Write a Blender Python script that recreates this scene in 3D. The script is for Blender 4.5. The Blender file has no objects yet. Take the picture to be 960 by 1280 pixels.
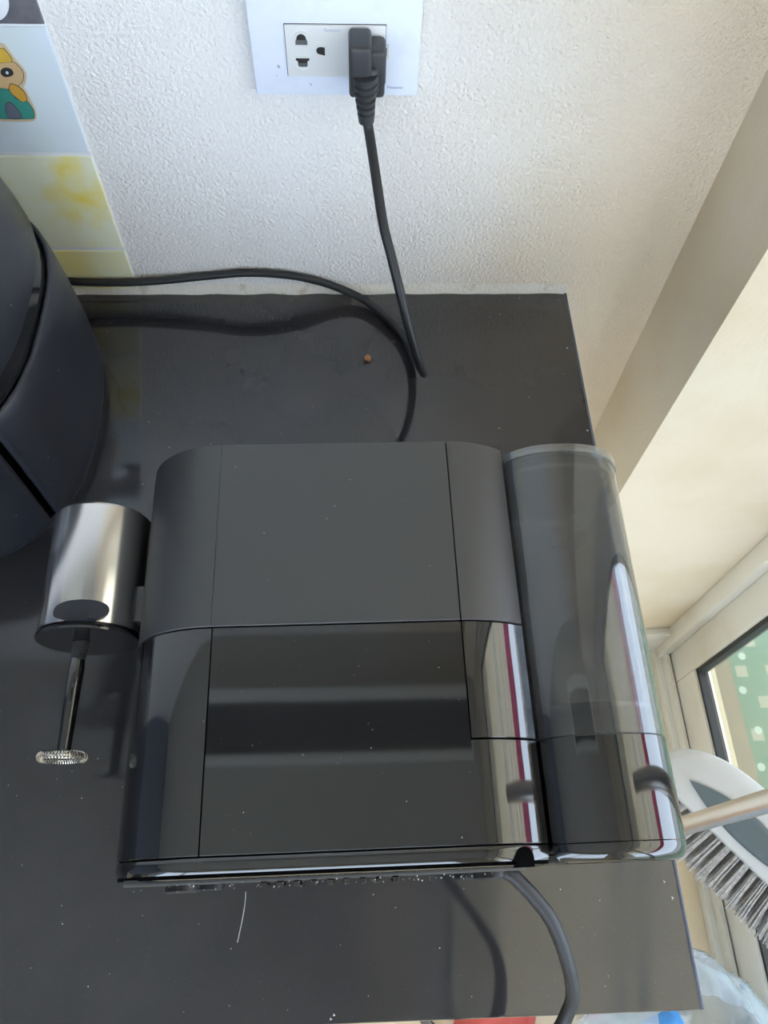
import bpy, bmesh, math, random
from mathutils import Vector, Matrix, noise

random.seed(7)
sc = bpy.context.scene
col = sc.collection

# ------------------------------------------------------------------ camera
cam_d = bpy.data.cameras.new('camera')
cam = bpy.data.objects.new('camera', cam_d)
col.objects.link(cam)
sc.camera = cam
cam_d.sensor_fit = 'VERTICAL'
cam_d.sensor_height = 36.0
cam_d.lens = 950.9 * 36.0 / 1280.0
cam_d.clip_start = 0.01
_a, _yaw, _roll = 0.494065, -0.081214, 0.058173
_f = Vector((0, math.sin(_a), -math.cos(_a)))
_r = Vector((1, 0, 0))
_u = _r.cross(_f)
_Rz = Matrix.Rotation(_yaw, 3, 'Z')
_f, _r, _u = _Rz @ _f, _Rz @ _r, _Rz @ _u
_r2 = _r * math.cos(_roll) + _u * math.sin(_roll)
_u2 = -_r * math.sin(_roll) + _u * math.cos(_roll)
_m = Matrix((_r2, _u2, -_f)).transposed().to_4x4()
_m.translation = Vector((0.0690, -0.55227, 0.5628))
cam.matrix_world = _m

# ------------------------------------------------------------------ world, light, exposure
SKY = 6.8
world = bpy.data.worlds.new('world')
sc.world = world
world.use_nodes = True
wn = world.node_tree.nodes
wn['Background'].inputs[0].default_value = (0.70, 0.79, 1.0, 1)
wn['Background'].inputs[1].default_value = SKY

sc.view_settings.view_transform = 'Standard'
sc.view_settings.look = 'None'
sc.view_settings.gamma = 1.0
sc.view_settings.use_curve_mapping = False
sc.view_settings.exposure = 0.0

# ------------------------------------------------------------------ helpers
def tag(o, label=None, cat=None, group=None, kind=None):
    if label: o['label'] = label
    if cat: o['category'] = cat
    if group: o['group'] = group
    if kind: o['kind'] = kind
    return o

def empty(name, loc=(0, 0, 0), mat=None):
    o = bpy.data.objects.new(name, None)
    col.objects.link(o)
    if mat is not None: o.matrix_world = mat
    else: o.location = loc
    o.empty_display_size = 0.02
    return o

def mk(name, verts, faces, mat=None, parent=None, smooth=False, angle=35):
    me = bpy.data.meshes.new(name)
    me.from_pydata([tuple(v) for v in verts], [], faces)
    bm = bmesh.new(); bm.from_mesh(me)
    bmesh.ops.recalc_face_normals(bm, faces=bm.faces)
    bm.to_mesh(me); bm.free()
    me.update()
    if smooth:
        me.shade_smooth()
        me.set_sharp_from_angle(angle=math.radians(angle))
    o = bpy.data.objects.new(name, me)
    col.objects.link(o)
    if mat: me.materials.append(mat)
    if parent: o.parent = parent
    return o

def from_bm(name, bm, mat=None, parent=None, smooth=True, angle=35):
    me = bpy.data.meshes.new(name)
    bmesh.ops.recalc_face_normals(bm, faces=bm.faces)
    bm.to_mesh(me); bm.free()
    if smooth:
        me.shade_smooth()
        me.set_sharp_from_angle(angle=math.radians(angle))
    o = bpy.data.objects.new(name, me)
    col.objects.link(o)
    if mat: me.materials.append(mat)
    if parent: o.parent = parent
    return o

def bm_box(bm, lo, hi, bevel=0.0, seg=2):
    x0, y0, z0 = lo; x1, y1, z1 = hi
    vs = [bm.verts.new(p) for p in ((x0,y0,z0),(x1,y0,z0),(x1,y1,z0),(x0,y1,z0),(x0,y0,z1),(x1,y0,z1),(x1,y1,z1),(x0,y1,z1))]
    fs = [bm.faces.new([vs[i] for i in f]) for f in ((3,2,1,0),(4,5,6,7),(0,1,5,4),(1,2,6,5),(2,3,7,6),(3,0,4,7))]
    if bevel > 0:
        es = list({e for f in fs for e in f.edges})
        bmesh.ops.bevel(bm, geom=es, offset=bevel, segments=seg, affect='EDGES', profile=0.5)
    return bm

def box(name, lo, hi, mat, parent=None, bevel=0.0, seg=2):
    bm = bmesh.new()
    bm_box(bm, lo, hi, bevel, seg)
    return from_bm(name, bm, mat, parent, smooth=bevel > 0)

def spline(pts, n=10):
    P = [Vector(p) for p in pts]
    P = [P[0] * 2 - P[1]] + P + [P[-1] * 2 - P[-2]]
    out = []
    for i in range(1, len(P) - 2):
        a, b, c, d = P[i-1:i+3]
        for k in range(n):
            t = k / n
            out.append(0.5 * ((2*b) + (c-a)*t + (2*a-5*b+4*c-d)*t*t + (3*b-a-3*c+d)*t*t*t))
    out.append(P[-2])
    return out

def tube_geo(path, rad, seg=12, cap=True, closed=False):
    path = [Vector(p) for p in path]
    n = len(path)
    rads = rad if isinstance(rad, (list, tuple)) else [rad] * n
    verts, faces = [], []
    up = None
    for i, p in enumerate(path):
        if closed: t = (path[(i+1) % n] - path[i-1])
        else: t = path[min(i+1, n-1)] - path[max(i-1, 0)]
        t.normalize()
        if up is None:
            up = t.orthogonal().normalized()
        up = (up - t * up.dot(t))
        if up.length < 1e-6: up = t.orthogonal()
        up.normalize()
        s = t.cross(up)
        for k in range(seg):
            a = 2 * math.pi * k / seg
            verts.append(p + (up * math.cos(a) + s * math.sin(a)) * rads[i])
    m = n if closed else n - 1
    for i in range(m):
        for k in range(seg):
            a = i*seg + k; b = i*seg + (k+1) % seg
            c = ((i+1) % n)*seg + (k+1) % seg; d = ((i+1) % n)*seg + k
            faces.append((a, b, c, d))
    if cap and not closed:
        faces.append(tuple(range(seg))[::-1])
        faces.append(tuple((n-1)*seg + k for k in range(seg)))
    return verts, faces

def tube(name, path, rad, mat, parent=None, seg=12, cap=True, closed=False, angle=50):
    v, f = tube_geo(path, rad, seg, cap, closed)
    return mk(name, v, f, mat, parent, True, angle)

def lathe_geo(prof, seg=48, origin=(0, 0, 0), axis='Y'):
    # prof: (axial, radius); closed by poles where the radius is 0
    O = Vector(origin)
    verts, faces = [], []
    for (h, r) in prof:
        for k in range(seg):
            a = 2*math.pi*k/seg
            c, s = math.cos(a)*r, math.sin(a)*r
            if axis == 'Y': verts.append(O + Vector((c, h, s)))
            elif axis == 'Z': verts.append(O + Vector((c, s, h)))
            else: verts.append(O + Vector((h, c, s)))
    for i in range(len(prof)-1):
        for k in range(seg):
            faces.append((i*seg+k, i*seg+(k+1) % seg, (i+1)*seg+(k+1) % seg, (i+1)*seg+k))
    faces.append(tuple(range(seg))[::-1])
    n = len(prof)-1
    faces.append(tuple(n*seg+k for k in range(seg)))
    return verts, faces

def lathe(name, prof, mat, parent=None, seg=48, origin=(0, 0, 0), axis='Y', angle=30):
    v, f = lathe_geo(prof, seg, origin, axis)
    return mk(name, v, f, mat, parent, True, angle)

def prism(name, pts, y0, y1, mat, parent=None):
    # outline in the wall plane (x, z), pushed out along -y
    n = len(pts)
    verts = [(x, y0, z) for x, z in pts] + [(x, y1, z) for x, z in pts]
    faces = [tuple(range(n)), tuple(range(2*n-1, n-1, -1))]
    faces += [(i, (i+1) % n, n+(i+1) % n, n+i) for i in range(n)]
    return mk(name, verts, faces, mat, parent)

# ------------------------------------------------------------------ materials
def material(name, color, rough=0.5, metal=0.0, spec=0.5, coat=0.0, coat_rough=0.05, bump=None, mottle=None, rough_var=None, specks=None, ior=None):
    m = bpy.data.materials.new(name)
    m.use_nodes = True
    nt = m.node_tree; N = nt.nodes; L = nt.links
    b = N['Principled BSDF']
    b.inputs['Base Color'].default_value = (*color, 1)
    b.inputs['Roughness'].default_value = rough
    b.inputs['Metallic'].default_value = metal
    b.inputs['Specular IOR Level'].default_value = spec
    b.inputs['Coat Weight'].default_value = coat
    b.inputs['Coat Roughness'].default_value = coat_rough
    tc = N.new('ShaderNodeTexCoord')
    src = None
    if mottle:                                   # (other colour, scale, lo, hi)
        other, scale, lo, hi = mottle
        t = N.new('ShaderNodeTexNoise'); t.inputs['Scale'].default_value = scale; t.inputs['Detail'].default_value = 5
        L.new(tc.outputs['Object'], t.inputs['Vector'])
        r = N.new('ShaderNodeMapRange'); r.inputs[1].default_value = lo; r.inputs[2].default_value = hi
        L.new(t.outputs['Fac'], r.inputs[0])
        mx = N.new('ShaderNodeMix'); mx.data_type = 'RGBA'
        mx.inputs[6].default_value = (*color, 1); mx.inputs[7].default_value = (*other, 1)
        L.new(r.outputs[0], mx.inputs[0])
        src = mx.outputs[2]
    if specks:                                   # (colour, scale, threshold)
        sc_, scale, th = specks
        t = N.new('ShaderNodeTexNoise'); t.inputs['Scale'].default_value = scale; t.inputs['Detail'].default_value = 1
        L.new(tc.outputs['Object'], t.inputs['Vector'])
        r = N.new('ShaderNodeMapRange'); r.inputs[1].default_value = th; r.inputs[2].default_value = th + 0.03
        L.new(t.outputs['Fac'], r.inputs[0])
        mx = N.new('ShaderNodeMix'); mx.data_type = 'RGBA'
        if src: L.new(src, mx.inputs[6])
        else: mx.inputs[6].default_value = (*color, 1)
        mx.inputs[7].default_value = (*sc_, 1)
        L.new(r.outputs[0], mx.inputs[0])
        src = mx.outputs[2]
    if src: L.new(src, b.inputs['Base Color'])
    if rough_var:                                # (scale, lo rough, hi rough)
        scale, a, c = rough_var
        t = N.new('ShaderNodeTexNoise'); t.inputs['Scale'].default_value = scale; t.inputs['Detail'].default_value = 6
        L.new(tc.outputs['Object'], t.inputs['Vector'])
        r = N.new('ShaderNodeMapRange'); r.inputs[1].default_value = 0.35; r.inputs[2].default_value = 0.68
        r.inputs[3].default_value = a; r.inputs[4].default_value = c
        L.new(t.outputs['Fac'], r.inputs[0]); L.new(r.outputs[0], b.inputs['Roughness'])
    if bump:                                     # (scale, strength, distance)
        scale, st, dist = bump
        t = N.new('ShaderNodeTexNoise'); t.inputs['Scale'].default_value = scale; t.inputs['Detail'].default_value = 4
        t.inputs['Roughness'].default_value = 0.55
        L.new(tc.outputs['Object'], t.inputs['Vector'])
        bp = N.new('ShaderNodeBump'); bp.inputs['Strength'].default_value = st; bp.inputs['Distance'].default_value = dist
        L.new(t.outputs['Fac'], bp.inputs['Height']); L.new(bp.outputs['Normal'], b.inputs['Normal'])
    if ior: b.inputs['IOR'].default_value = ior
    return m

def clear_material(name, tint, rough=0.03, base=0.03, haze=0.0, haze_col=(0.8, 0.85, 0.9), ior=1.45):
    # thin clear plastic or glass: light passes straight, the surface mirrors by its Fresnel factor
    m = bpy.data.materials.new(name); m.use_nodes = True
    nt = m.node_tree; N = nt.nodes; L = nt.links
    N.remove(N['Principled BSDF'])
    out = N['Material Output']
    tr = N.new('ShaderNodeBsdfTransparent'); tr.inputs[0].default_value = (*tint, 1)
    gl = N.new('ShaderNodeBsdfAnisotropic'); gl.inputs['Roughness'].default_value = rough; gl.inputs['Color'].default_value = (1, 1, 1, 1)
    fr = N.new('ShaderNodeFresnel'); fr.inputs['IOR'].default_value = ior
    ad = N.new('ShaderNodeMath'); ad.operation = 'ADD'; ad.inputs[1].default_value = base; ad.use_clamp = True
    # light is not bent on its way in, so the exit face mirrors by the same factor as the entry face
    ge = N.new('ShaderNodeNewGeometry'); mr = N.new('ShaderNodeMapRange')
    mr.inputs[3].default_value = ior; mr.inputs[4].default_value = 1/ior
    L.new(ge.outputs['Backfacing'], mr.inputs[0]); L.new(mr.outputs[0], fr.inputs['IOR'])
    L.new(fr.outputs[0], ad.inputs[0])
    mx = N.new('ShaderNodeMixShader')
    L.new(ad.outputs[0], mx.inputs[0])
    body = tr.outputs[0]
    if haze > 0:
        df = N.new('ShaderNodeBsdfDiffuse'); df.inputs[0].default_value = (*haze_col, 1)
        tl = N.new('ShaderNodeBsdfTranslucent'); tl.inputs[0].default_value = (*haze_col, 1)
        m1 = N.new('ShaderNodeMixShader'); m1.inputs[0].default_value = 0.5
        L.new(df.outputs[0], m1.inputs[1]); L.new(tl.outputs[0], m1.inputs[2])
        m2 = N.new('ShaderNodeMixShader'); m2.inputs[0].default_value = haze
        L.new(body, m2.inputs[1]); L.new(m1.outputs[0], m2.inputs[2])
        body = m2.outputs[0]
    L.new(body, mx.inputs[1]); L.new(gl.outputs[0], mx.inputs[2])
    L.new(mx.outputs[0], out.inputs[0])
    return m

M = {}
M['plaster'] = material('white_plaster', (0.80, 0.775, 0.75), 0.75, bump=(300, 0.6, 0.002), mottle=((0.77, 0.735, 0.69), 5, 0.45, 0.75))
def warm_bounce_wall(name):  # cream toward the right corner paints warm bounce light into the wall colour
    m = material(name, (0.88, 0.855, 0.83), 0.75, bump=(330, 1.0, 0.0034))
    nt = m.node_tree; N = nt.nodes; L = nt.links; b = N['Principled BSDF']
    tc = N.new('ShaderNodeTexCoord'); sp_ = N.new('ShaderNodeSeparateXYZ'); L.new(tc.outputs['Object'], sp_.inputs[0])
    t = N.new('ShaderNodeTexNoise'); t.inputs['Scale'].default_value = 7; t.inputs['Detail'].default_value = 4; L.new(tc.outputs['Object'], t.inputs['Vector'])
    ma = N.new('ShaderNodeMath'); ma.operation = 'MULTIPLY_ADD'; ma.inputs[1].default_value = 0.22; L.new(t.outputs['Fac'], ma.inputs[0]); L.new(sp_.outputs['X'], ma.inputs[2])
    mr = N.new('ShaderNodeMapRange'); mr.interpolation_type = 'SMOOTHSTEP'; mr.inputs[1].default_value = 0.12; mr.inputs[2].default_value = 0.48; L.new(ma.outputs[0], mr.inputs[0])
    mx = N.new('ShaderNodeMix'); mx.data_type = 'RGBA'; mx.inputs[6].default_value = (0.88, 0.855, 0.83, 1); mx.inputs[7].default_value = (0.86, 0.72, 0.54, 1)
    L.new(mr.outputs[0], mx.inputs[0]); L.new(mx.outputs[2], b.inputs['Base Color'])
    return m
M['warm_bounce_plaster'] = warm_bounce_wall('warm_bounce_plaster')
M['cream'] = material('cream_plaster', (0.75, 0.65, 0.50), 0.7, bump=(200, 0.3, 0.0015), mottle=((0.66, 0.53, 0.34), 5, 0.45, 0.75))
M['ceiling'] = material('ceiling_paint', (0.56, 0.54, 0.50), 0.8)
M['room'] = material('room_paint', (0.80, 0.73, 0.60), 0.8)
M['floor'] = material('floor_tile_beige', (0.84, 0.70, 0.49), 0.45, mottle=((0.76, 0.61, 0.40), 6, 0.4, 0.7))
M['caulk'] = material('caulk', (0.74, 0.70, 0.62), 0.7, bump=(300, 0.6, 0.002), mottle=((0.50, 0.40, 0.29), 70, 0.58, 0.80))
M['frame'] = material('window_frame_paint', (0.74, 0.71, 0.62), 0.4, mottle=((0.66, 0.60, 0.48), 9, 0.5, 0.75), bump=(40, 0.15, 0.001))
M['gasket'] = material('rubber_gasket', (0.02, 0.022, 0.02), 0.6)
M['glass'] = clear_material('window_glass', (0.93, 0.96, 0.94), 0.0, 0.0)
M['counter'] = material('black_counter', (0.024, 0.024, 0.028), 0.06, spec=0.5, rough_var=(14, 0.05, 0.12), mottle=((0.042, 0.040, 0.043), 5, 0.42, 0.70), specks=((0.052, 0.050, 0.053), 700, 0.70), ior=1.7)
M['slab_edge_highlight'] = material('counter_edge_highlight', (0.13, 0.155, 0.22), 0.35)
M['cabinet'] = material('cabinet_laminate', (0.76, 0.71, 0.62), 0.5)
M['matte'] = material('matte_black_plastic', (0.018, 0.018, 0.020), 0.52, spec=0.5, ior=2.0, bump=(2500, 0.05, 0.0002))
M['gloss'] = material('gloss_black_plastic', (0.011, 0.011, 0.012), 0.045, spec=0.5, ior=1.95)
M['wet'] = material('wet_residue', (0.42, 0.40, 0.36), 0.08, ior=1.7)
M['core'] = material('dark_seam', (0.002, 0.002, 0.002), 0.9, spec=0.05)
M['rubber'] = material('cable_rubber', (0.020, 0.020, 0.022), 0.45)
M['plug'] = material('plug_rubber', (0.040, 0.042, 0.046), 0.45)
M['steel'] = material('brushed_steel', (0.78, 0.76, 0.74), 0.20, metal=1.0)
M['wire'] = material('whisk_wire', (0.72, 0.68, 0.62), 0.18, metal=1.0)
M['plate'] = material('plate_plastic', (0.76, 0.80, 0.90), 0.3, mottle=((0.70, 0.74, 0.84), 60, 0.5, 0.8), specks=((0.40, 0.41, 0.45), 190, 0.775))
M['module'] = material('socket_plastic', (0.74, 0.74, 0.73), 0.35)
M['hole'] = material('socket_hole_dark', (0.02, 0.017, 0.015), 0.6)
M['contact'] = material('socket_contact', (0.30, 0.31, 0.31), 0.35, metal=0.8)
M['ink'] = material('plate_ink', (0.46, 0.52, 0.66), 0.5)
M['fryer'] = material('fryer_plastic', (0.020, 0.022, 0.030), 0.36, spec=0.5, specks=((0.3, 0.3, 0.33), 240, 0.77), mottle=((0.028, 0.030, 0.040), 9, 0.45, 0.7))
M['fryer_gloss'] = material('fryer_gloss', (0.012, 0.012, 0.014), 0.08)
M['tank'] = clear_material('smoky_tank_plastic', (0.74, 0.75, 0.76), 0.03, 0.03, haze=0.05, haze_col=(0.40, 0.40, 0.41))
M['tank_rim'] = clear_material('clear_tank_rim', (0.75, 0.77, 0.77), 0.05, 0.10, haze=0.10, haze_col=(0.7, 0.72, 0.72))
M['bag'] = clear_material('clear_bag_film', (0.86, 0.92, 0.97), 0.12, 0.08, haze=0.38, haze_col=(0.72, 0.80, 0.88))
M['broom_white'] = material('broom_white', (0.50, 0.49, 0.47), 0.35)
M['broom_grey'] = material('broom_grey', (0.09, 0.115, 0.12), 0.5)
M['bristle'] = material('bristle_grey', (0.34, 0.32, 0.31), 0.6, mottle=((0.48, 0.46, 0.44), 200, 0.4, 0.6))
M['chrome'] = material('pole_steel', (0.60, 0.57, 0.53), 0.30, metal=1.0)
M['blue'] = material('blue_packet', (0.06, 0.28, 0.62), 0.4)
M['red'] = material('red_packet', (0.62, 0.10, 0.08), 0.4)
M['crumb'] = material('crumb', (0.42, 0.20, 0.08), 0.8)
M['fibre'] = material('white_fibre', (0.7, 0.7, 0.7), 0.6)
M['dust'] = material('dust_flakes', (0.75, 0.75, 0.75), 0.6)
M['out_cream'] = material('outside_cream', (0.40, 0.35, 0.22), 0.7)
M['out_taupe'] = material('outside_taupe', (0.17, 0.145, 0.09), 0.7)  # taupe of the kerb, darker than the cream ledge
M['ground'] = material('outside_ground', (0.40, 0.38, 0.34), 0.8)
M['st_cream'] = material('sticker_cream', (0.62, 0.50, 0.34), 0.5)
M['st_skin'] = material('sticker_tan', (0.62, 0.42, 0.22), 0.5)
M['st_yellow'] = material('sticker_yellow', (0.70, 0.45, 0.06), 0.5)
M['st_orange'] = material('sticker_orange', (0.62, 0.34, 0.05), 0.5)
M['st_teal'] = material('sticker_teal', (0.05, 0.28, 0.23), 0.5)
M['st_grey'] = material('sticker_grey', (0.14, 0.15, 0.20), 0.5)
M['st_dark'] = material('sticker_dark', (0.03, 0.035, 0.035), 0.5)
M['st_white'] = material('sticker_white', (0.78, 0.80, 0.84), 0.5, bump=(200, 0.3, 0.001))

# ------------------------------------------------------------------ setting
FZ = -0.79          # floor height (worktop top is z = 0)
CZ = 1.75           # ceiling
XW, YR, XG = 0.382, -0.1163, 0.626      # column face, reveal plane, window plane

def struct(o): return tag(o, kind='structure')

struct(box('floor', (-2.6, -3.2, FZ - 0.05), (XG + 0.02, 0.1, FZ), M['floor']))
struct(box('ceiling', (-2.6, -3.2, CZ), (XG + 0.2, 0.1, CZ + 0.05), M['ceiling']))
wall_back = struct(box('wall_back', (-2.6, 0.0, FZ), (XW + 0.02, 0.1, CZ), M['warm_bounce_plaster']))
struct(box('wall_left', (-2.65, -3.2, FZ), (-2.6, 0.1, CZ), material('dark_room_paint', (0.16, 0.18, 0.24), 0.7)))
# unseen wall behind the camera, with a wide window added as fill light
YW, WX0, WX1, WZ0, WZ1 = -2.30, -2.3, 0.45, 0.00, 1.40
bm = bmesh.new()
bm_box(bm, (-2.6, YW-0.12, FZ), (XG+0.2, YW, WZ0)); bm_box(bm, (-2.6, YW-0.12, WZ1), (XG+0.2, YW, CZ))
bm_box(bm, (-2.6, YW-0.12, WZ0), (WX0, YW, WZ1)); bm_box(bm, (WX1, YW-0.12, WZ0), (XG+0.2, YW, WZ1))
struct(from_bm('unseen_wall_front', bm, M['room'], smooth=False))
w2 = struct(empty('added_fill_window', (0, YW-0.06, WZ0)))
for nm_, lo, hi in (('added_sill_rail', (WX0, -0.03, 0), (WX1, 0.03, 0.05)), ('head_rail', (WX0, -0.03, WZ1-WZ0-0.05), (WX1, 0.03, WZ1-WZ0)),  # head_rail here is part of the added fill window
                    ('added_stile', (WX0, -0.03, 0.05), (WX0+0.05, 0.03, WZ1-WZ0-0.05)), ('added_stile', (WX1-0.05, -0.03, 0.05), (WX1, 0.03, WZ1-WZ0-0.05)), ('added_mullion', (-0.86, -0.03, 0.05), (-0.80, 0.03, WZ1-WZ0-0.05))):
    box(nm_, lo, hi, M['frame'], w2, 0.002)
for x0, x1 in ((WX0+0.05, -0.86), (-0.80, WX1-0.05)): box('pane', (x0, -0.002, 0.05), (x1, 0.002, WZ1-WZ0-0.05), M['glass'], w2)
# column between the back wall and the window: side face and reveal
wall_right = struct(box('wall_right', (XW, YR, FZ), (XG + 0.02, 0.1, CZ), M['cream']))
# wall over the glass door and beyond it
bm = bmesh.new()
bm_box(bm, (XG, -2.10, 1.22), (XG + 0.2, YR, CZ))
bm_box(bm, (XG, -3.2, FZ), (XG + 0.2, -2.10, CZ))
struct(from_bm('wall_right', bm, M['cream'], smooth=False))
struct(box('baseboard_right', (XW, YR - 0.014, FZ), (XG - 0.004, YR, -0.69), M['frame'], bevel=0.002))

# caulk bead along the foot of the back wall
N_ = 120
vs, fs = [], []
for i in range(N_ + 1):
    x = -0.75 + (0.2815 + 0.75) * i / N_
    w = 0.0045 + 0.0018 * noise.noise((x * 40, 0, 0)); h = 0.009 + 0.002 * noise.noise((x * 30, 5, 0))
    for (y, z) in ((0, -0.004), (-w, -0.004), (-w, 0.0016), (-w * 0.45, h * 0.6), (0, h)): vs.append((x, y, z))
for i in range(N_):
    for k in range(5):
        a = i*5+k; b = i*5+(k+1) % 5
        fs.append((a, b, b+5, a+5))
fs += [(0, 1, 2, 3, 4), tuple(N_*5+k for k in range(5))]
struct(mk('trim_1', vs, fs, M['caulk'], None, True, 60))

# ---- glass door (window_1): outer frame, sash, gasket, pane
win = struct(empty('window_1', (XG, -1.2, FZ)))
WO = Vector((XG, -1.2, FZ))
def wpart(name, lo, hi, mat, bevel=0.002):
    lo = Vector(lo) - WO; hi = Vector(hi) - WO
    return box(name, lo, hi, mat, win, bevel)
yA, yB = YR, -2.10
wpart('jamb', (XG-0.010, yA-0.030, FZ), (XG+0.07, yA, 1.22), M['frame'])
wpart('jamb', (XG-0.010, yB, FZ), (XG+0.07, yB+0.030, 1.22), M['frame'])
wpart('head_rail', (XG-0.010, yB, 1.19), (XG+0.07, yA, 1.22), M['frame'])
wpart('track', (XG-0.014, yB, FZ), (XG+0.07, yA, FZ+0.022), M['frame'])
wpart('track_lip', (XG-0.004, yB, FZ+0.022), (XG+0.004, yA-0.030, FZ+0.045), M['frame'], 0.001)
ys = [yA-0.030, -1.24, yB+0.030]
for i in range(2):
    y1, y0 = ys[i], ys[i+1]
    xo = XG + 0.006 + 0.030 * (i % 2)
    wpart('sash_stile', (xo, y1-0.052, FZ+0.024), (xo+0.028, y1, 1.19), M['frame'])
    wpart('sash_stile', (xo, y0, FZ+0.024), (xo+0.028, y0+0.052, 1.19), M['frame'])
    wpart('sash_rail', (xo, y0+0.052, FZ+0.024), (xo+0.028, y1-0.052, -0.668), M['frame'])
    wpart('sash_rail', (xo, y0+0.052, 1.13), (xo+0.028, y1-0.052, 1.19), M['frame'])
    g = bmesh.new()
    ya, yb = y0+0.052, y1-0.052
    g_lo, g_hi = -0.668, 1.13
    for lo, hi in (((xo+0.004, ya, g_lo), (xo+0.020, ya+0.007, g_hi)), ((xo+0.004, yb-0.007, g_lo), (xo+0.020, yb, g_hi)),
                   ((xo+0.004, ya, g_lo), (xo+0.020, yb, g_lo+0.007)), ((xo+0.004, ya, g_hi-0.007), (xo+0.020, yb, g_hi))):
        bm_box(g, Vector(lo)-WO, Vector(hi)-WO)
    from_bm('gasket', g, M['gasket'], win, smooth=False)
    wpart('pane', (xo+0.010, ya+0.005, g_lo+0.005), (xo+0.014, yb-0.005, g_hi-0.005), M['glass'], 0)

# ---- outside the door
struct(box('outside_ground', (XG + 0.07, -6, -0.92), (7.0, 3.0, -0.87), M['ground']))
struct(box('outside_ledge', (XG + 0.07, -4, -0.87), (0.715, 1.2, -0.765), M['out_cream']))
struct(box('outside_kerb', (0.715, -4, -0.87), (0.755, 1.2, -0.785), M['out_taupe']))
mc = bpy.data.materials.new('awning_fabric'); mc.use_nodes = True
nt = mc.node_tree; nt.nodes.remove(nt.nodes['Principled BSDF'])
d1 = nt.nodes.new('ShaderNodeBsdfDiffuse'); d1.inputs[0].default_value = (0.85, 0.74, 0.56, 1)
t1 = nt.nodes.new('ShaderNodeBsdfTranslucent'); t1.inputs[0].default_value = (0.95, 0.78, 0.52, 1)
x1 = nt.nodes.new('ShaderNodeMixShader'); x1.inputs[0].default_value = 0.45
nt.links.new(d1.outputs[0], x1.inputs[1]); nt.links.new(t1.outputs[0], x1.inputs[2]); nt.links.new(x1.outputs[0], nt.nodes['Material Output'].inputs[0])
M['awning'] = mc
M['valance'] = material('valance_cloth', (0.50, 0.06, 0.16), 0.8)
M['pole_white'] = material('awning_pole_paint', (0.85, 0.85, 0.85), 0.4)
awn = empty('awning', (XG+0.20, -1.2, 1.34))
tag(awn, 'beige awning with white bars and crimson valance outside the door, mirrored in the machine', 'awning')
mk('canopy', [(0, -2.4, 0), (1.30, -2.4, -0.04), (1.30, 2.4, -0.04), (0, 2.4, 0)], [(0, 1, 2, 3)], M['awning'], awn)
for bx_ in (0.42, 0.50, 0.80, 1.02): box('awning_bar', (bx_, -2.4, -0.06), (bx_+0.025, 2.4, -0.035), M['pole_white'], awn, 0.004)
vs, fs = [], []
for i in range(161):
    y = -2.4 + 4.8*i/160
    for z in (-0.03, -0.34 - 0.03*abs(math.sin(i*0.25))): vs.append((1.31 + 0.012*math.sin(i*0.7), y, z))
for i in range(160): fs.append((2*i, 2*i+2, 2*i+3, 2*i+1))
mk('valance', vs, fs, M['valance'], awn, True, 80)
m = bpy.data.materials.new('green_mat'); m.use_nodes = True
nt = m.node_tree; Nn = nt.nodes; L = nt.links; bs = Nn['Principled BSDF']; bs.inputs['Roughness'].default_value = 0.7
tc = Nn.new('ShaderNodeTexCoord')
br = Nn.new('ShaderNodeTexBrick'); br.offset = 0.5; br.inputs['Scale'].default_value = 1.0
br.inputs['Brick Width'].default_value = 0.060; br.inputs['Row Height'].default_value = 0.060; br.inputs['Mortar Size'].default_value = 0.020
br.inputs['Mortar Smooth'].default_value = 0.1
br.inputs['Color1'].default_value = (0.24, 0.24, 0.16, 1); br.inputs['Color2'].default_value = (0.25, 0.25, 0.17, 1); br.inputs['Mortar'].default_value = (0.10, 0.165, 0.10, 1)
L.new(tc.outputs['Object'], br.inputs['Vector'])
vo = Nn.new('ShaderNodeTexVoronoi'); vo.voronoi_dimensions = '2D'; vo.inputs['Scale'].default_value = 15; vo.inputs['Randomness'].default_value = 0.3
L.new(tc.outputs['Object'], vo.inputs['Vector'])
lt = Nn.new('ShaderNodeMath'); lt.operation = 'LESS_THAN'; lt.inputs[1].default_value = 0.11; L.new(vo.outputs['Distance'], lt.inputs[0])
mx = Nn.new('ShaderNodeMix'); mx.data_type = 'RGBA'; mx.inputs[7].default_value = (0.30, 0.36, 0.27, 1)
L.new(lt.outputs[0], mx.inputs[0]); L.new(br.outputs['Color'], mx.inputs[6]); L.new(mx.outputs[2], bs.inputs['Base Color'])
M['greenmat'] = m
tag(box('patterned_mat', (0.755, -2.6, -0.87), (2.4, 0.9, -0.855), M['greenmat']),
    'green patterned mat seen outside through the glass door', 'mat')

# ------------------------------------------------------------------ ceiling lamp
lamp = empty('ceiling_lamp', (0.02, -0.245, CZ))
tag(lamp, 'long ceiling lamp fitting, switched off, mirrored in the machine back', 'lamp')
M['lamp_white'] = material('lamp_enamel', (0.88, 0.88, 0.86), 0.4)
M['lamp_dark'] = material('lamp_louvre', (0.10, 0.10, 0.10), 0.6)
for nm_, lo, hi, mt in (('side_rail', (-0.40, 0.060, -0.05), (0.38, 0.092, 0), 'lamp_white'), ('side_rail', (-0.40, -0.092, -0.05), (0.38, -0.070, 0), 'lamp_white'),
                     ('end_cap', (-0.44, -0.092, -0.05), (-0.40, 0.092, 0), 'lamp_white'), ('end_cap', (0.38, -0.092, -0.05), (0.42, 0.092, 0), 'lamp_white'),
                     ('louvre', (-0.40, -0.070, -0.030), (0.38, 0.060, 0), 'lamp_dark')):
    box(nm_, lo, hi, M[mt], lamp, 0.003)

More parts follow.
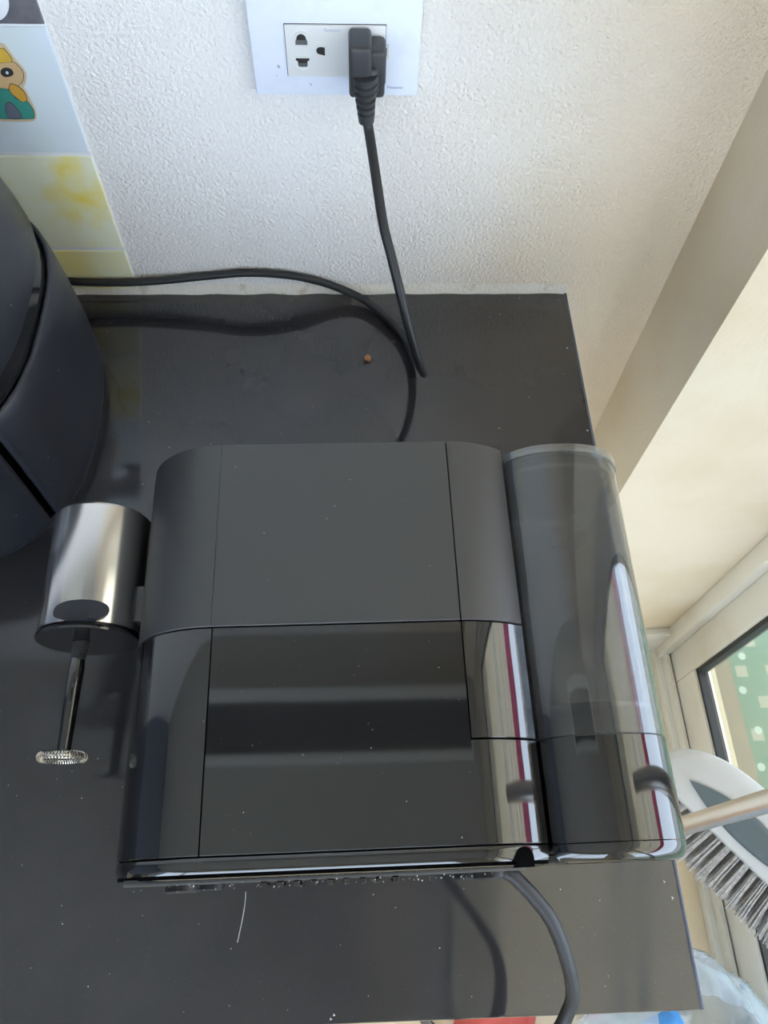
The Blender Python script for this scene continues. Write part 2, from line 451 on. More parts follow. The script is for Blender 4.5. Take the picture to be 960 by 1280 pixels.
# ------------------------------------------------------------------ tiles on the back wall (parts of the wall)
def tile_material(name, c0, c1, scale, lo, hi, c2=None):
    return material(name, c0, 0.28, mottle=(c1, scale, lo, hi), bump=(90, 0.12, 0.001), rough_var=(30, 0.2, 0.4))
T = [material('tile_yellow_pale', (0.82, 0.83, 0.60), 0.3, mottle=((0.86, 0.74, 0.24), 14, 0.50, 0.75), bump=(110, 0.15, 0.0015)),
     material('tile_yellow', (0.83, 0.84, 0.64), 0.3, mottle=((0.84, 0.70, 0.12), 22, 0.47, 0.70), bump=(110, 0.15, 0.0015)),
     material('tile_white', (0.70, 0.78, 0.86), 0.3, mottle=((0.66, 0.74, 0.72), 10, 0.4, 0.7), bump=(110, 0.15, 0.0015)),
     material('tile_grey', (0.11, 0.11, 0.125), 0.35, mottle=((0.17, 0.165, 0.175), 60, 0.4, 0.65), bump=(160, 0.3, 0.001))]
rows = [(0.006, 0.0535, 0), (0.0575, 0.1515, 1), (0.1555, 0.2525, 2), (0.2545, 0.352, 3), (0.356, 0.452, 2), (0.456, 0.552, 1)]
box('tile_backing', (-0.545, -0.0015, 0.002), (-0.1394, 0.001, 0.556), material('grout_white', (0.78, 0.80, 0.82), 0.7), wall_back)
for z0, z1, k in rows:
    for x0, x1 in ((-0.338, -0.1395), (-0.541, -0.3425)):
        t = box('tile', (x0, -0.003, z0), (x1, 0.0, z1), T[k], wall_back, 0.0006, 1)

# ------------------------------------------------------------------ worktop and base cabinet
XC, YF = 0.2826, -0.608
ct = empty('countertop', (-0.4, -0.3, 0))
tag(ct, 'black polished stone worktop along the white wall', 'countertop')
def cpart(name, lo, hi, mat, bevel=0.0):
    o = Vector((-0.4, -0.3, 0))
    return box(name, Vector(lo)-o, Vector(hi)-o, mat, ct, bevel)
cpart('slab', (-1.9, YF, -0.035), (XC, -0.0008, 0.0), M['counter'], 0.0015)
cpart('edge_highlight', (XC+0.0002, YF, -0.034), (XC+0.0022, -0.002, -0.0015), M['slab_edge_highlight'], 0.0004)  # bluish highlight along the slab edge, painted as a thin strip
cab = empty('base_cabinet', (-0.4, -0.3, FZ))
tag(cab, 'plain base cabinet carrying the black worktop', 'cabinet')
def bpart(name, lo, hi, mat, bevel=0.001):
    o = Vector((-0.4, -0.3, FZ))
    return box(name, Vector(lo)-o, Vector(hi)-o, mat, cab, bevel)
bpart('carcass', (-1.88, YF+0.045, FZ), (XC-0.03, -0.001, -0.036), M['cabinet'])
for i in range(4):
    x0 = -1.875 + i*0.532
    d_ = bpart('cabinet_door', (x0+0.003, YF+0.026, FZ+0.09), (x0+0.529, YF+0.0445, -0.042), M['cabinet'], 0.002)

# ------------------------------------------------------------------ wall socket
out = empty('wall_socket', (0.06, 0, 0.243))
tag(out, 'white double wall socket plate on plaster above the worktop', 'socket')
OO = Vector((0.06, 0, 0.243))
def opart(name, lo, hi, mat, bevel=0.0, parent=None):
    return box(name, Vector(lo)-OO, Vector(hi)-OO, mat, parent or out, bevel)
opart('cover_plate', (0.0, -0.0085, 0.2085), (0.12, 0.0, 0.2785), M['plate'], 0.0018)
opart('frame_gap', (0.0246, -0.0088, 0.2236), (0.0954, -0.004, 0.2604), M['hole'])
mod = opart('socket_module', (0.0250, -0.0102, 0.2240), (0.0950, -0.004, 0.2600), M['module'], 0.0005)
def oprism(name, pts, y0, y1, mat):
    o = prism(name, [(x-OO.x, z-OO.z) for x, z in pts], y0, y1, mat, mod)
    return o
def arch(cx, z0, z1, w, up=True, n=10):
    r = w/2; pts = []
    if up:
        pts = [(cx-r, z0), (cx+r, z0)]
        pts += [(cx + r*math.cos(math.pi*k/n), z1 - r + r*math.sin(math.pi*k/n)) for k in range(n+1)]
    else:
        pts = [(cx+r, z1), (cx-r, z1)]
        pts += [(cx - r*math.cos(math.pi*k/n), z0 + r - r*math.sin(math.pi*k/n)) for k in range(n+1)]
    return pts
for cx in (0.0362, 0.0800):
    oprism('socket_rim', arch(cx, 0.2463, 0.2560, 0.0125, True), -0.0108, -0.0095, M['module'])
    oprism('socket_hole', arch(cx, 0.2482, 0.2545, 0.0068, True), -0.0110, -0.0095, M['hole'])
    oprism('contact', [(cx-0.0042, 0.2473), (cx+0.0042, 0.2473), (cx+0.0040, 0.2505), (cx-0.0040, 0.2505)], -0.0112, -0.0095, M['contact'])
    oprism('socket_rim', arch(cx, 0.2290, 0.2388, 0.0125, False), -0.0108, -0.0095, M['module'])
    oprism('socket_hole', [(cx-0.0048, 0.2378), (cx+0.0048, 0.2378), (cx+0.0048, 0.2362), (cx+0.0034, 0.2358), (cx+0.0034, 0.2325), (cx-0.0034, 0.2325), (cx-0.0034, 0.2358), (cx-0.0048, 0.2362)], -0.0110, -0.0095, M['hole'])
    oprism('contact', [(cx-0.003, 0.2318), (cx+0.003, 0.2318), (cx+0.0033, 0.2345), (cx-0.0033, 0.2345)], -0.0112, -0.0095, M['contact'])
    gx = cx + 0.0133
    oprism('socket_rim', [(gx+0.0042, 0.2375), (gx+0.0042, 0.2470)] + [(gx-0.0005+0.0048*math.cos(a), 0.24225+0.0048*math.sin(a)) for a in [math.pi/2+math.pi*k/8 for k in range(9)]], -0.0108, -0.0095, M['module'])
    oprism('socket_hole', [(gx+0.0028, 0.2398), (gx+0.0028, 0.2455)] + [(gx-0.0003+0.0030*math.cos(a), 0.2432+0.0026*math.sin(a)) for a in [math.pi/2+math.pi*k/8 for k in range(9)]], -0.0110, -0.0095, M['hole'])
def text_mesh(name, body, size, x, y, z, mat, parent, origin):
    cu = bpy.data.curves.new(name, 'FONT'); cu.body = body; cu.size = size; cu.extrude = 0.00008
    tmp = bpy.data.objects.new(name + '_tmp', cu); col.objects.link(tmp)
    dg = bpy.context.evaluated_depsgraph_get()
    me = bpy.data.meshes.new_from_object(tmp.evaluated_get(dg))
    bpy.data.objects.remove(tmp); bpy.data.curves.remove(cu)
    o = bpy.data.objects.new(name, me); col.objects.link(o)
    me.materials.clear(); me.materials.append(mat)
    o.parent = parent
    o.location = Vector((x, y, z)) - origin
    o.rotation_euler = (math.radians(90), 0, 0)
    return o
text_mesh('lettering', 'Panasonic', 0.0030, 0.0520, -0.0103, 0.2560, M['ink'], mod, OO)
text_mesh('lettering', 'Panasonic', 0.0030, 0.0972, -0.0087, 0.2145, M['ink'], out, OO)

# ------------------------------------------------------------------ stickers
stk = empty('cartoon_sticker', (-0.19, -0.003, 0.181))
tag(stk, 'small cartoon sticker in teal and yellow on the pale tile', 'sticker')
SO = Vector((-0.19, -0.003, 0.181))
def sp(name, pts, depth, mat, mirror=None, line=True):
    if mirror is not None:
        pts = list(pts) + [(2*mirror - x, z) for x, z in reversed(pts)]
    loop = [Vector((x-SO.x, z-SO.z)) for x, z in pts]
    n_ = len(loop); sm = []
    for i in range(n_):
        a, b, c, d = loop[i-1], loop[i], loop[(i+1) % n_], loop[(i+2) % n_]
        for k in range(4):
            t = k/4
            sm.append(0.5*((2*b) + (c-a)*t + (2*a-5*b+4*c-d)*t*t + (3*b-a-3*c+d)*t*t*t))
    if line:
        cen = sum(sm, Vector((0, 0)))/len(sm)
        prism('ink_line', [tuple(p + (p-cen).normalized()*0.00045) for p in sm], 0.0, -depth+0.0001, M['st_dark'], stk)
    return prism(name, [tuple(p) for p in sm], 0.0, -depth, mat, stk)
MX = -0.186
sp('backing', [(-0.1770, 0.2415), (-0.1720, 0.2412), (-0.1698, 0.2352), (-0.1685, 0.2312), (-0.1658, 0.2252), (-0.1650, 0.2200), (-0.1676, 0.2140), (-0.1704, 0.2100), (-0.1697, 0.2070), (-0.1692, 0.2010), (-0.1687, 0.1950), (-0.1693, 0.1885), (-0.1725, 0.1838), (-0.1790, 0.1826)], 0.0008, M['st_cream'], MX, False)
sp('head', [(-0.1730, 0.2290), (-0.1685, 0.2262), (-0.1668, 0.2210), (-0.1702, 0.2142), (-0.1760, 0.2106), (-0.1820, 0.2090)], 0.0010, M['st_skin'], MX)
sp('hood', [(-0.1765, 0.2385), (-0.1735, 0.2382), (-0.1712, 0.2300), (-0.1790, 0.2285)], 0.0012, M['st_yellow'], MX)
sp('torso', [(-0.1830, 0.2090), (-0.1812, 0.2050), (-0.1790, 0.2010), (-0.1750, 0.1996), (-0.1725, 0.2000), (-0.1703, 0.1930), (-0.1716, 0.1872), (-0.1750, 0.1853)], 0.0010, M['st_teal'], MX)
sp('lap', [(-0.1840, 0.1975), (-0.1812, 0.1905), (-0.1820, 0.1862)], 0.0012, M['st_grey'], MX)
sp('paw', [(-0.1805, 0.2108), (-0.1780, 0.2128), (-0.1738, 0.2104), (-0.1715, 0.2062), (-0.1718, 0.2010), (-0.1752, 0.1992), (-0.1792, 0.2032), (-0.1812, 0.2072)], 0.0014, M['st_orange'])
sp('eye', [(-0.1822, 0.2208), (-0.1808, 0.2232), (-0.1772, 0.2246), (-0.1742, 0.2232), (-0.1746, 0.2200), (-0.1792, 0.2184), (-0.1816, 0.2190)], 0.0013, M['st_dark'])
sp('eye_glint', [(-0.1790, 0.2212), (-0.1778, 0.2226), (-0.1768, 0.2214), (-0.1780, 0.2202)], 0.0015, M['st_white'], None, False)
dk = lathe('round_sticker', [(0.0, 0.0170), (-0.0010, 0.0170), (-0.0014, 0.0163)], M['st_white'], None, 40)
dk.location = (-0.1742, -0.003, 0.2735)
tag(dk, 'white round pad stuck on the dark grey tile', 'sticker')

# ------------------------------------------------------------------ appliance cord with plug (air fryer's)
cord = empty('power_cord', (0.0815, -0.0102, 0.24))
tag(cord, 'black power cord plugged into the wall socket, looping behind the air fryer', 'power cord')
PO = Vector((0.0815, -0.0102, 0.24))
bm = bmesh.new()
def lump(bm, lo, hi, bev): bm_box(bm, Vector(lo)-PO, Vector(hi)-PO, bev, 3)
lump(bm, (0.0690, -0.0360, 0.2270), (0.0850, -0.0104, 0.2600), 0.0030)
lump(bm, (0.0790, -0.0310, 0.2285), (0.0950, -0.0104, 0.2545), 0.0030)
lump(bm, (0.0700, -0.0350, 0.2235), (0.0900, -0.0140, 0.2440), 0.0040)
lump(bm, (0.0690, -0.0300, 0.2200), (0.0945, -0.0104, 0.2420), 0.0030)
from_bm('plug', bm, M['plug'], cord)
# ribbed strain relief
A0, A1 = Vector((0.0800, -0.0330, 0.2400)), Vector((0.0815, -0.0330, 0.2050))
path, rads = [], []
for i in range(41):
    t = i / 40
    path.append(A0.lerp(A1, t) - PO)
    r = 0.0092 - 0.0034 * t
    if 0.12 < t < 0.82 and (i % 6) in (0, 1): r -= 0.0016
    rads.append(r)
tube('strain_relief', path, rads, M['plug'], cord, 18, angle=30)
pA = [(0.0812, -0.0328, 0.2100), (0.0836, -0.0375, 0.1985), (0.0876, -0.0617, 0.1840), (0.0934, -0.0892, 0.1600), (0.0995, -0.1046, 0.1430), (0.1066, -0.1211, 0.1220), (0.1143, -0.1345, 0.0960), (0.1223, -0.1398, 0.0680), (0.1280, -0.1372, 0.0470), (0.1314, -0.1304, 0.0330), (0.1311, -0.1156, 0.0190), (0.1284, -0.0973, 0.0090), (0.1234, -0.0800, 0.0055),
      (0.1146, -0.0575, 0.0044), (0.0999, -0.0370, 0.0046), (0.0812, -0.0180, 0.0060), (0.0612, -0.0085, 0.0095), (0.0380, -0.0055, 0.0180), (0.0080, -0.0050, 0.0258), (-0.0300, -0.0050, 0.0288), (-0.0680, -0.0050, 0.0250), (-0.1145, -0.0068, 0.0208), (-0.1525, -0.0078, 0.0195), (-0.1970, -0.0080, 0.0210), (-0.25, -0.0078, 0.028), (-0.285, -0.0078, 0.032)]
tube('cable', [p - PO for p in spline(pA, 8)], 0.0038, M['rubber'], cord, 14)

# ------------------------------------------------------------------ air fryer
FC = Vector((-0.305, -0.159, 0))
fry = empty('air_fryer', FC)
tag(fry, 'dark navy-black rounded air fryer at the left of the worktop', 'air fryer')
FA, FB, FN = 0.152, 0.145, 2.7
def sup(ang, s):
    c, s_ = math.cos(ang), math.sin(ang)
    k = (abs(c)**FN + abs(s_)**FN) ** (-1/FN)
    return Vector((FA*s*c*k, FB*s*s_*k, 0))
def fshell(name, prof, a0, a1, mat, seg=72, thick=None):
    full = abs((a1-a0) - 2*math.pi) < 1e-6
    n = seg if full else seg + 1
    verts, faces = [], []
    for z, s in prof:
        for k in range(n):
            p = sup(a0 + (a1-a0)*k/seg, s); p.z = z; verts.append(p)
    for i in range(len(prof)-1):
        for k in range(seg if full else seg):
            a = i*n+k; b = i*n+(k+1) % n
            faces.append((a, b, b+n, a+n))
    if full:
        faces.append(tuple(range(n))[::-1]); faces.append(tuple((len(prof)-1)*n+k for k in range(n)))
    o = mk(name, verts, faces, mat, fry, True, 28)
    if not full:
        md = o.modifiers.new('thickness', 'SOLIDIFY'); md.thickness = 0.004; md.offset = 0
    return o
rad = math.radians
fshell('core', [(0.001, 0.94), (0.05, 0.955), (0.128, 0.93), (0.150, 0.935)], 0, 2*math.pi, M['core'])
fshell('foot_ring', [(0.0, 0.95), (0.0, 0.985), (0.006, 0.997), (0.011, 0.997), (0.011, 0.95)], 0, 2*math.pi, M['fryer'])
SL, SR = -142.0, -38.0            # drawer slits, by angle
lower = [(0.0125, 0.990), (0.014, 0.999), (0.05, 1.0), (0.09, 0.992), (0.120, 0.977), (0.130, 0.968), (0.1325, 0.958)]
fshell('housing', lower, rad(SR+1.1), rad(360+SL-1.1), M['fryer'], 120)
dr = fshell('drawer', lower, rad(SL+1.1), rad(SR-1.1), M['fryer'], 60)
fshell('trim_band', [(0.1325, 0.930), (0.1325, 0.950), (0.139, 0.949), (0.1495, 0.943), (0.1495, 0.93)], 0, 2*math.pi, M['fryer_gloss'])
fshell('lid', [(0.1495, 0.93), (0.1497, 0.950), (0.152, 0.954), (0.17, 0.942), (0.20, 0.905), (0.23, 0.845), (0.26, 0.755), (0.28, 0.66), (0.293, 0.54), (0.30, 0.38), (0.303, 0.0001)], 0, 2*math.pi, M['fryer'])
bm = bmesh.new()
bm_box(bm, (-0.022, -FB-0.060, 0.070), (0.022, -FB+0.004, 0.098), 0.008, 3)
h = from_bm('handle', bm, M['fryer'], dr)

# ------------------------------------------------------------------ coffee machine lying on its front
Rm = Matrix.Rotation(0.0105804, 3, 'Z') @ Matrix.Rotation(0.0439009, 3, 'X') @ Matrix.Rotation(0.0036098, 3, 'Y')
P0 = Vector((-0.0120777, -0.5216485, 0.14))
mm = Rm.to_4x4(); mm.translation = P0
DEP = 0.1385
base_pt = P0 + Rm @ Vector((0.07, 0.1, -DEP - 0.004))
em = Rm.to_4x4(); em.translation = base_pt
cof = empty('coffee_machine', mat=em)
tag(cof, 'black coffee machine lying on its front with a clear water tank', 'coffee machine')
OFF = Vector((0.07, 0.1, -DEP - 0.004))
def cmk(name, verts, faces, mat, parent=None, smooth=True, angle=35):
    return mk(name, [Vector(v) - OFF for v in verts], faces, mat, parent or cof, smooth, angle)

W = 0.1433
EL, ER = -0.0535, 0.1815
def body_profile(n=14):
    # back of the machine, left to right: (e1, e3)
    pts = [(EL, -0.125), (EL, -0.09)]
    for k in range(n+1):
        a = math.pi - (math.pi/2)*k/n
        pts.append((0.0535*math.cos(a), -0.052 + 0.052*math.sin(a)))
    m_ = 8
    for k in range(1, m_): pts.append((W*k/m_, 0.0))
    amax = math.asin((ER - W)/0.062)
    for k in range(n+1):
        a = amax*k/n
        pts.append((W + 0.062*math.sin(a), -0.062 + 0.062*math.cos(a)))
    return pts
def cut(prof, x0, x1):
    # stretch of an open profile between two e1 values (profile runs with rising e1)
    out = []
    def at(x):
        for (a, b) in zip(prof, prof[1:]):
            if a[0] <= x <= b[0] and b[0] > a[0]:
                t = (x-a[0])/(b[0]-a[0]); return (x, a[1]+(b[1]-a[1])*t)
    if x0 is not None: out.append(at(x0))
    for p in prof:
        if (x0 is None or p[0] > x0+1e-6) and (x1 is None or p[0] < x1-1e-6): out.append(p)
    if x1 is not None: out.append(at(x1))
    return out
def normals2(pts):
    ns = []
    for i in range(len(pts)):
        a = Vector(pts[max(i-1, 0)]); b = Vector(pts[min(i+1, len(pts)-1)])
        t = (b-a).normalized(); ns.append(Vector((t.y, -t.x)))      # inward (below)
    return ns
def panel_geo(pts, y0, y1, th=0.0022, ch=0.0004):
    ns = normals2(pts); n = len(pts)
    rings = []
    for (y, d) in ((y0, th), (y0, ch), (y0+ch, 0.0), (y1-ch, 0.0), (y1, ch), (y1, th)):
        rings.append([(p[0]+ns[i].x*d, y, p[1]+ns[i].y*d) for i, p in enumerate(pts)])
    verts = [v for r in rings for v in r]
    faces = []
    R_ = len(rings)
    for j in range(R_):
        for i in range(n-1):
            a = j*n+i; b = ((j+1) % R_)*n+i
            faces.append((a, a+1, b+1, b))
    faces.append(tuple(j*n for j in range(R_)))
    faces.append(tuple(j*n+n-1 for j in range(R_))[::-1])
    return verts, faces
def panel(name, x0, x1, y0, y1, mat, parts=None):
    v, f = panel_geo(cut(BP, x0, x1), y0, y1)
    return cmk(name, v, f, mat)
BP = body_profile()
H1, HM = 0.2414, 0.1203
g = 0.0004
# inner body the panels sit on (reaches the worktop)
ins = [(p[0], p[1]) for p in BP]
nn = normals2(ins)
ins = [(p[0]+nn[i].x*0.0015, p[1]+nn[i].y*0.0015) for i, p in enumerate(ins)]
def zfront(e2): return -DEP - 0.0439*e2
verts, faces = [], []
ys_ = (-0.0095, 0.0, 0.12, H1-0.0015)
for y in ys_:
    ring = [(ins[0][0]+0.006, zfront(y))] + [(x, z) for x, z in ins] + [(ER-0.0015, -0.09), (ER-0.008, zfront(y))]
    nr = len(ring)
    verts += [(x, y, z) for x, z in ring]
for j in range(len(ys_)-1):
    for i in range(nr):
        a = j*nr+i; b = j*nr+(i+1) % nr
        faces.append((a, b, b+nr, a+nr))
faces += [tuple(range(nr)), tuple((len(ys_)-1)*nr+i for i in range(nr))[::-1]]
cmk('inner_body', verts, faces, M['core'])
panel('upper_back_panel', -0.0008, W-g, HM+g, H1, M['matte'])
panel('upper_corner_panel', None, -0.0010, HM+g, H1, M['matte'])
panel('upper_corner_panel', W+g, None, HM+g, H1, M['matte'])
panel('lower_corner_panel', None, -g, g, HM-g, M['gloss'])
panel('insert_panel', W+g, None, 0.0535+g, HM-g, M['gloss'])
# lower back panel wraps to the right below the insert
v1, f1 = panel_geo(cut(BP, g, W-g), g, HM-g)
v2, f2 = panel_geo(cut(BP, W-g, None), g, 0.0535-g)
cmk('lower_back_panel', v1+v2, f1+[tuple(i+len(v1) for i in f) for f in f2], M['gloss'])
# far end wall (top of the machine)
tp = [(p[0], p[1]) for p in BP] + [(ER, -0.12)]
n = len(tp)
cmk('top_cover', [(x, H1-0.0012, z-0.0008) for x, z in tp] + [(x, H1+0.0002, z-0.0010) for x, z in tp],
    [tuple(range(n)), tuple(range(2*n-1, n-1, -1))] + [(i, (i+1) % n, n+(i+1) % n, n+i) for i in range(n)], M['matte'])
# base cap
def cap(name, prof, y0, lastz, mat):
    nn = normals2(prof)
    rings = []
    for (y, d) in ((y0, 0.0004), (y0-0.0006, 0.0), (y0-0.0040, 0.0001), (y0-0.0070, 0.0012), (y0-0.0090, 0.0032), (y0-0.0100, 0.0065)):
        r = [(p[0]+nn[i].x*d, p[1]+nn[i].y*d) for i, p in enumerate(prof)]
        r = [(r[0][0]+0.004, lastz)] + r + [(r[-1][0]-0.002, lastz)]
        rings.append([(x, y, z) for x, z in r])
    nr = len(rings[0]); verts = [v for r in rings for v in r]; faces = []
    for j in range(len(rings)-1):
        for i in range(nr):
            a = j*nr+i; b = j*nr+(i+1) % nr
            faces.append((a, b, b+nr, a+nr))
    faces += [tuple(range(nr)), tuple((len(rings)-1)*nr+i for i in range(nr))[::-1]]
    return cmk(name, verts, faces, mat, None, True, 40)
cap('base_cap', BP, -g, zfront(0)+0.001, M['gloss'])
# cord notch in the cap
nx, nw = 0.1665, 0.0052
npts = [(nx-nw, -0.0108), (nx+nw, -0.0108)] + [(nx+nw*math.cos(math.pi*k/10), -0.0062+nw*math.sin(math.pi*k/10)) for k in range(11)]
def zprof(x):
    for a, b in zip(BP, BP[1:]):
        if a[0] <= x <= b[0] and b[0] > a[0]: return a[1]+(b[1]-a[1])*(x-a[0])/(b[0]-a[0])
    return 0
k_ = len(npts)
cmk('cord_notch', [(x, y, zprof(min(x, ER))+0.0003) for x, y in npts] + [(x, y, zprof(min(x, ER))-0.010) for x, y in npts],
    [tuple(range(k_)), tuple(range(2*k_-1, k_-1, -1))] + [(i, (i+1) % k_, k_+(i+1) % k_, k_+i) for i in range(k_)], M['core'], None, False)

# underside: plate with vent ribs and feet
def cbox(name, lo, hi, mat, bevel=0, parent=None):
    return box(name, Vector(lo)-OFF, Vector(hi)-OFF, mat, parent or cof, bevel)
bp = cbox('base_plate', (-0.040, -0.0122, -0.130), (0.168, -0.0090, -0.012), M['matte'], 0.001)
for i in range(9):
    cbox('vent_rib', (0.030+i*0.0085, -0.0150, -0.060), (0.0335+i*0.0085, -0.0120, -0.0125), M['gloss'], 0.0004, bp)
for fx, fz in ((-0.012, -0.024), (0.150, -0.024), (-0.012, -0.112), (0.150, -0.112)):
    lathe('rubber_foot', [(-0.0120, 0.0085), (-0.0150, 0.0085), (-0.0160, 0.0072)], M['rubber'], bp, 24, Vector((fx, 0, fz))-OFF)

# ---- water tank and its plinth
TC, TRX, TRZ, TN = 0.2190, 0.0455, 0.050, 2.4
TL = 0.1838
def tank_profile(d=0.0, n=26, bottom=-0.120, top=0.0):
    pts = [(TL+d, bottom+d)]
    a_ = (1 - abs((TL - TC)/TRX)**TN)**(1/TN)
    for k in range(n+1):
        t = -1 + 0 + k/n*1.0
        pass
    # from the left cut over the crown to the right side
    th0 = math.acos(-(abs((TL-TC)/TRX))**(TN/2)); th1 = 0.0
    for k in range(n+1):
        th = th0 + (th1-th0)*k/n
        c, s = math.cos(th), math.sin(th)
        x = TC + math.copysign(abs(c)**(2/TN), c)*(TRX-d)
        z = -TRZ + top + abs(s)**(2/TN)*(TRZ-d)
        x = max(x, TL+d)
        pts.append((x, z))
    pts.append((TC+TRX-d, bottom+0.02)); pts.append((TC+TRX-d-0.012, bottom+d))
    return pts
def ring_extrude(name, prof_out, y0, y1, mat, prof_in=None, cap0=True, cap1=True, parent=None, angle=35):
    n = len(prof_out)
    verts = [(x, y0, z) for x, z in prof_out] + [(x, y1, z) for x, z in prof_out]
    faces = [(i, (i+1) % n, n+(i+1) % n, n+i) for i in range(n)]
    if prof_in is None:
        if cap0: faces.append(tuple(range(n)))
        if cap1: faces.append(tuple(range(2*n-1, n-1, -1)))
    else:
        verts += [(x, y0, z) for x, z in prof_in] + [(x, y1, z) for x, z in prof_in]
        faces += [(2*n+i, 2*n+(i+1) % n, 3*n+(i+1) % n, 3*n+i) for i in range(n)]
        faces += [(i, (i+1) % n, 2*n+(i+1) % n, 2*n+i) for i in range(n)]
        faces += [(n+i, n+(i+1) % n, 3*n+(i+1) % n, 3*n+i) for i in range(n)]
    return cmk(name, verts, faces, mat, parent, True, angle)
tank = ring_extrude('water_tank', tank_profile(0), 0.0540, 0.2320, M['tank'], tank_profile(0.0022))
def tchild(o): o.parent = tank; return o
tchild(ring_extrude('tank_floor', tank_profile(0.0026), 0.0690, 0.0715, M['tank_rim']))
tchild(ring_extrude('tank_rim', tank_profile(-0.0010), 0.2320, 0.2375, M['tank_rim'], tank_profile(0.0035)))
tchild(ring_extrude('tank_lid', tank_profile(0.0030), 0.2350, 0.2372, M['tank']))
tchild(ring_extrude('tank_rib', tank_profile(0.0024), 0.2230, 0.2250, M['tank_rim'], tank_profile(0.0050)))
plinth_prof = tank_profile(0.0)
pl = ring_extrude('tank_plinth', plinth_prof, -0.0004, 0.0532, M['gloss'])
# rounded foot of the plinth
nnp = None
def shrink(prof, d):
    cx = sum(p[0] for p in prof)/len(prof); 
    out = []
    n = len(prof)
    for i in range(n):
        a = Vector(prof[i-1]); b = Vector(prof[(i+1) % n]); t = (b-a).normalized()
        out.append((prof[i][0]+t.y*d, prof[i][1]-t.x*d))
    return out
rings = [[(x, y, z) for x, z in shrink(plinth_prof, d)] for y, d in ((-0.0008, 0.0002), (-0.0030, 0.0), (-0.0065, 0.0010), (-0.0090, 0.0032), (-0.0102, 0.0070))]
nr = len(rings[0]); faces = []
for j in range(len(rings)-1):
    for i in range(nr):
        a = j*nr+i; b = j*nr+(i+1) % nr; faces.append((a, b, b+nr, a+nr))
faces += [tuple(range(nr)), tuple((len(rings)-1)*nr+i for i in range(nr))[::-1]]
cmk('plinth_foot', [v for r in rings for v in r], faces, M['gloss'], None, True, 40)
# block under tank down to the worktop
cbox('tank_carrier', (0.186, 0.0, -DEP+0.002), (0.250, 0.05, -0.1195), M['matte'], 0.002)
cbox('hinge_block', (0.1760, 0.0540, -0.060), (0.1830, 0.0700, -0.020), M['core'], 0.001)

# ---- milk frother on the left flank
FX, FZl, FR = -0.0880, -0.0550, 0.0312
fro = lathe('frother_housing', [(0.1345, FR-0.0026), (0.1345, FR-0.0002), (0.1352, FR), (0.2135, FR), (0.2150, FR-0.0012), (0.2150, 0.001)], M['steel'], cof, 72, Vector((FX, 0, FZl))-OFF)
def fpart(o): o.parent = fro; return o
fpart(lathe('end_ring', [(0.1300, FR-0.002), (0.1300, FR+0.0004), (0.1312, FR+0.0010), (0.1326, FR+0.0004), (0.1326, FR-0.002)], M['gloss'], fro, 72, Vector((FX, 0, FZl))-OFF))
fpart(lathe('end_disc', [(0.1330, 0.001), (0.1318, 0.010), (0.1318, FR-0.0022), (0.1348, FR-0.0022)], M['rubber'], fro, 64, Vector((FX, 0, FZl))-OFF))
# thumb tab: rounded pad on the housing near its end
bm = bmesh.new()
segs = 24
top, bot = [], []
for k in range(segs):
    a = 2*math.pi*k/segs
    dx = 0.0155*math.copysign(abs(math.cos(a))**0.8, math.cos(a)); dy = 0.0062*math.copysign(abs(math.sin(a))**0.8, math.sin(a))
    th = dx/FR
    for lst, rr in ((bot, FR-0.002), (top, FR+0.0042)):
        lst.append(bm.verts.new(Vector((FX+0.004+rr*math.sin(th), 0.1400+dy, FZl+rr*math.cos(th)))-OFF))
for k in range(segs):
    k2 = (k+1) % segs
    bm.faces.new((bot[k], bot[k2], top[k2], top[k]))
bm.faces.new(top)
from_bm('thumb_tab', bm, M['fryer'], fro, True, 40)
# milk residue drops on the end disc
bm = bmesh.new()
for i in range(90):
    a = random.uniform(0, 6.283); r = FR*0.9*math.sqrt(random.random())
    rs = random.choice((0.0005, 0.0008, 0.0013))
    mt_ = Matrix.Translation(Vector((FX+r*math.cos(a), 0.1313, FZl+r*math.sin(a)))-OFF) @ Matrix.Diagonal((1.3, 0.6, 1, 1))
    bmesh.ops.create_icosphere(bm, subdivisions=1, radius=rs, matrix=mt_)
tag(from_bm('residue_drops', bm, M['wet'], fro, True), kind='stuff')
# mount arm
cbox('mount_arm', (-0.0640, 0.1400, -0.072), (EL+0.002, 0.1640, -0.046), M['matte'], 0.0015)
# whisk
def cl(p): return Vector(p) - OFF
sh = []
for i in range(31):
    t = i/30; sh.append((cl((-0.0925-0.0008*t, 0.1325-0.0140*t, FZl)), 0.0052-0.0006*t - (0.0009 if i % 3 == 0 else 0)))
tube('whisk_collar', [a for a, b in sh], [b for a, b in sh], M['matte'], fro, 18, angle=30)
prof = [(0.1190, 0.0042), (0.1120, 0.0048), (0.1000, 0.0046), (0.0640, 0.0040), (0.0600, 0.0030)]
tube('whisk_shaft', [cl((-0.0933-0.0010*(0.119-h)/0.059, h, FZl)) for h, r in prof], [r for h, r in prof], M['gloss'], fro, 18)
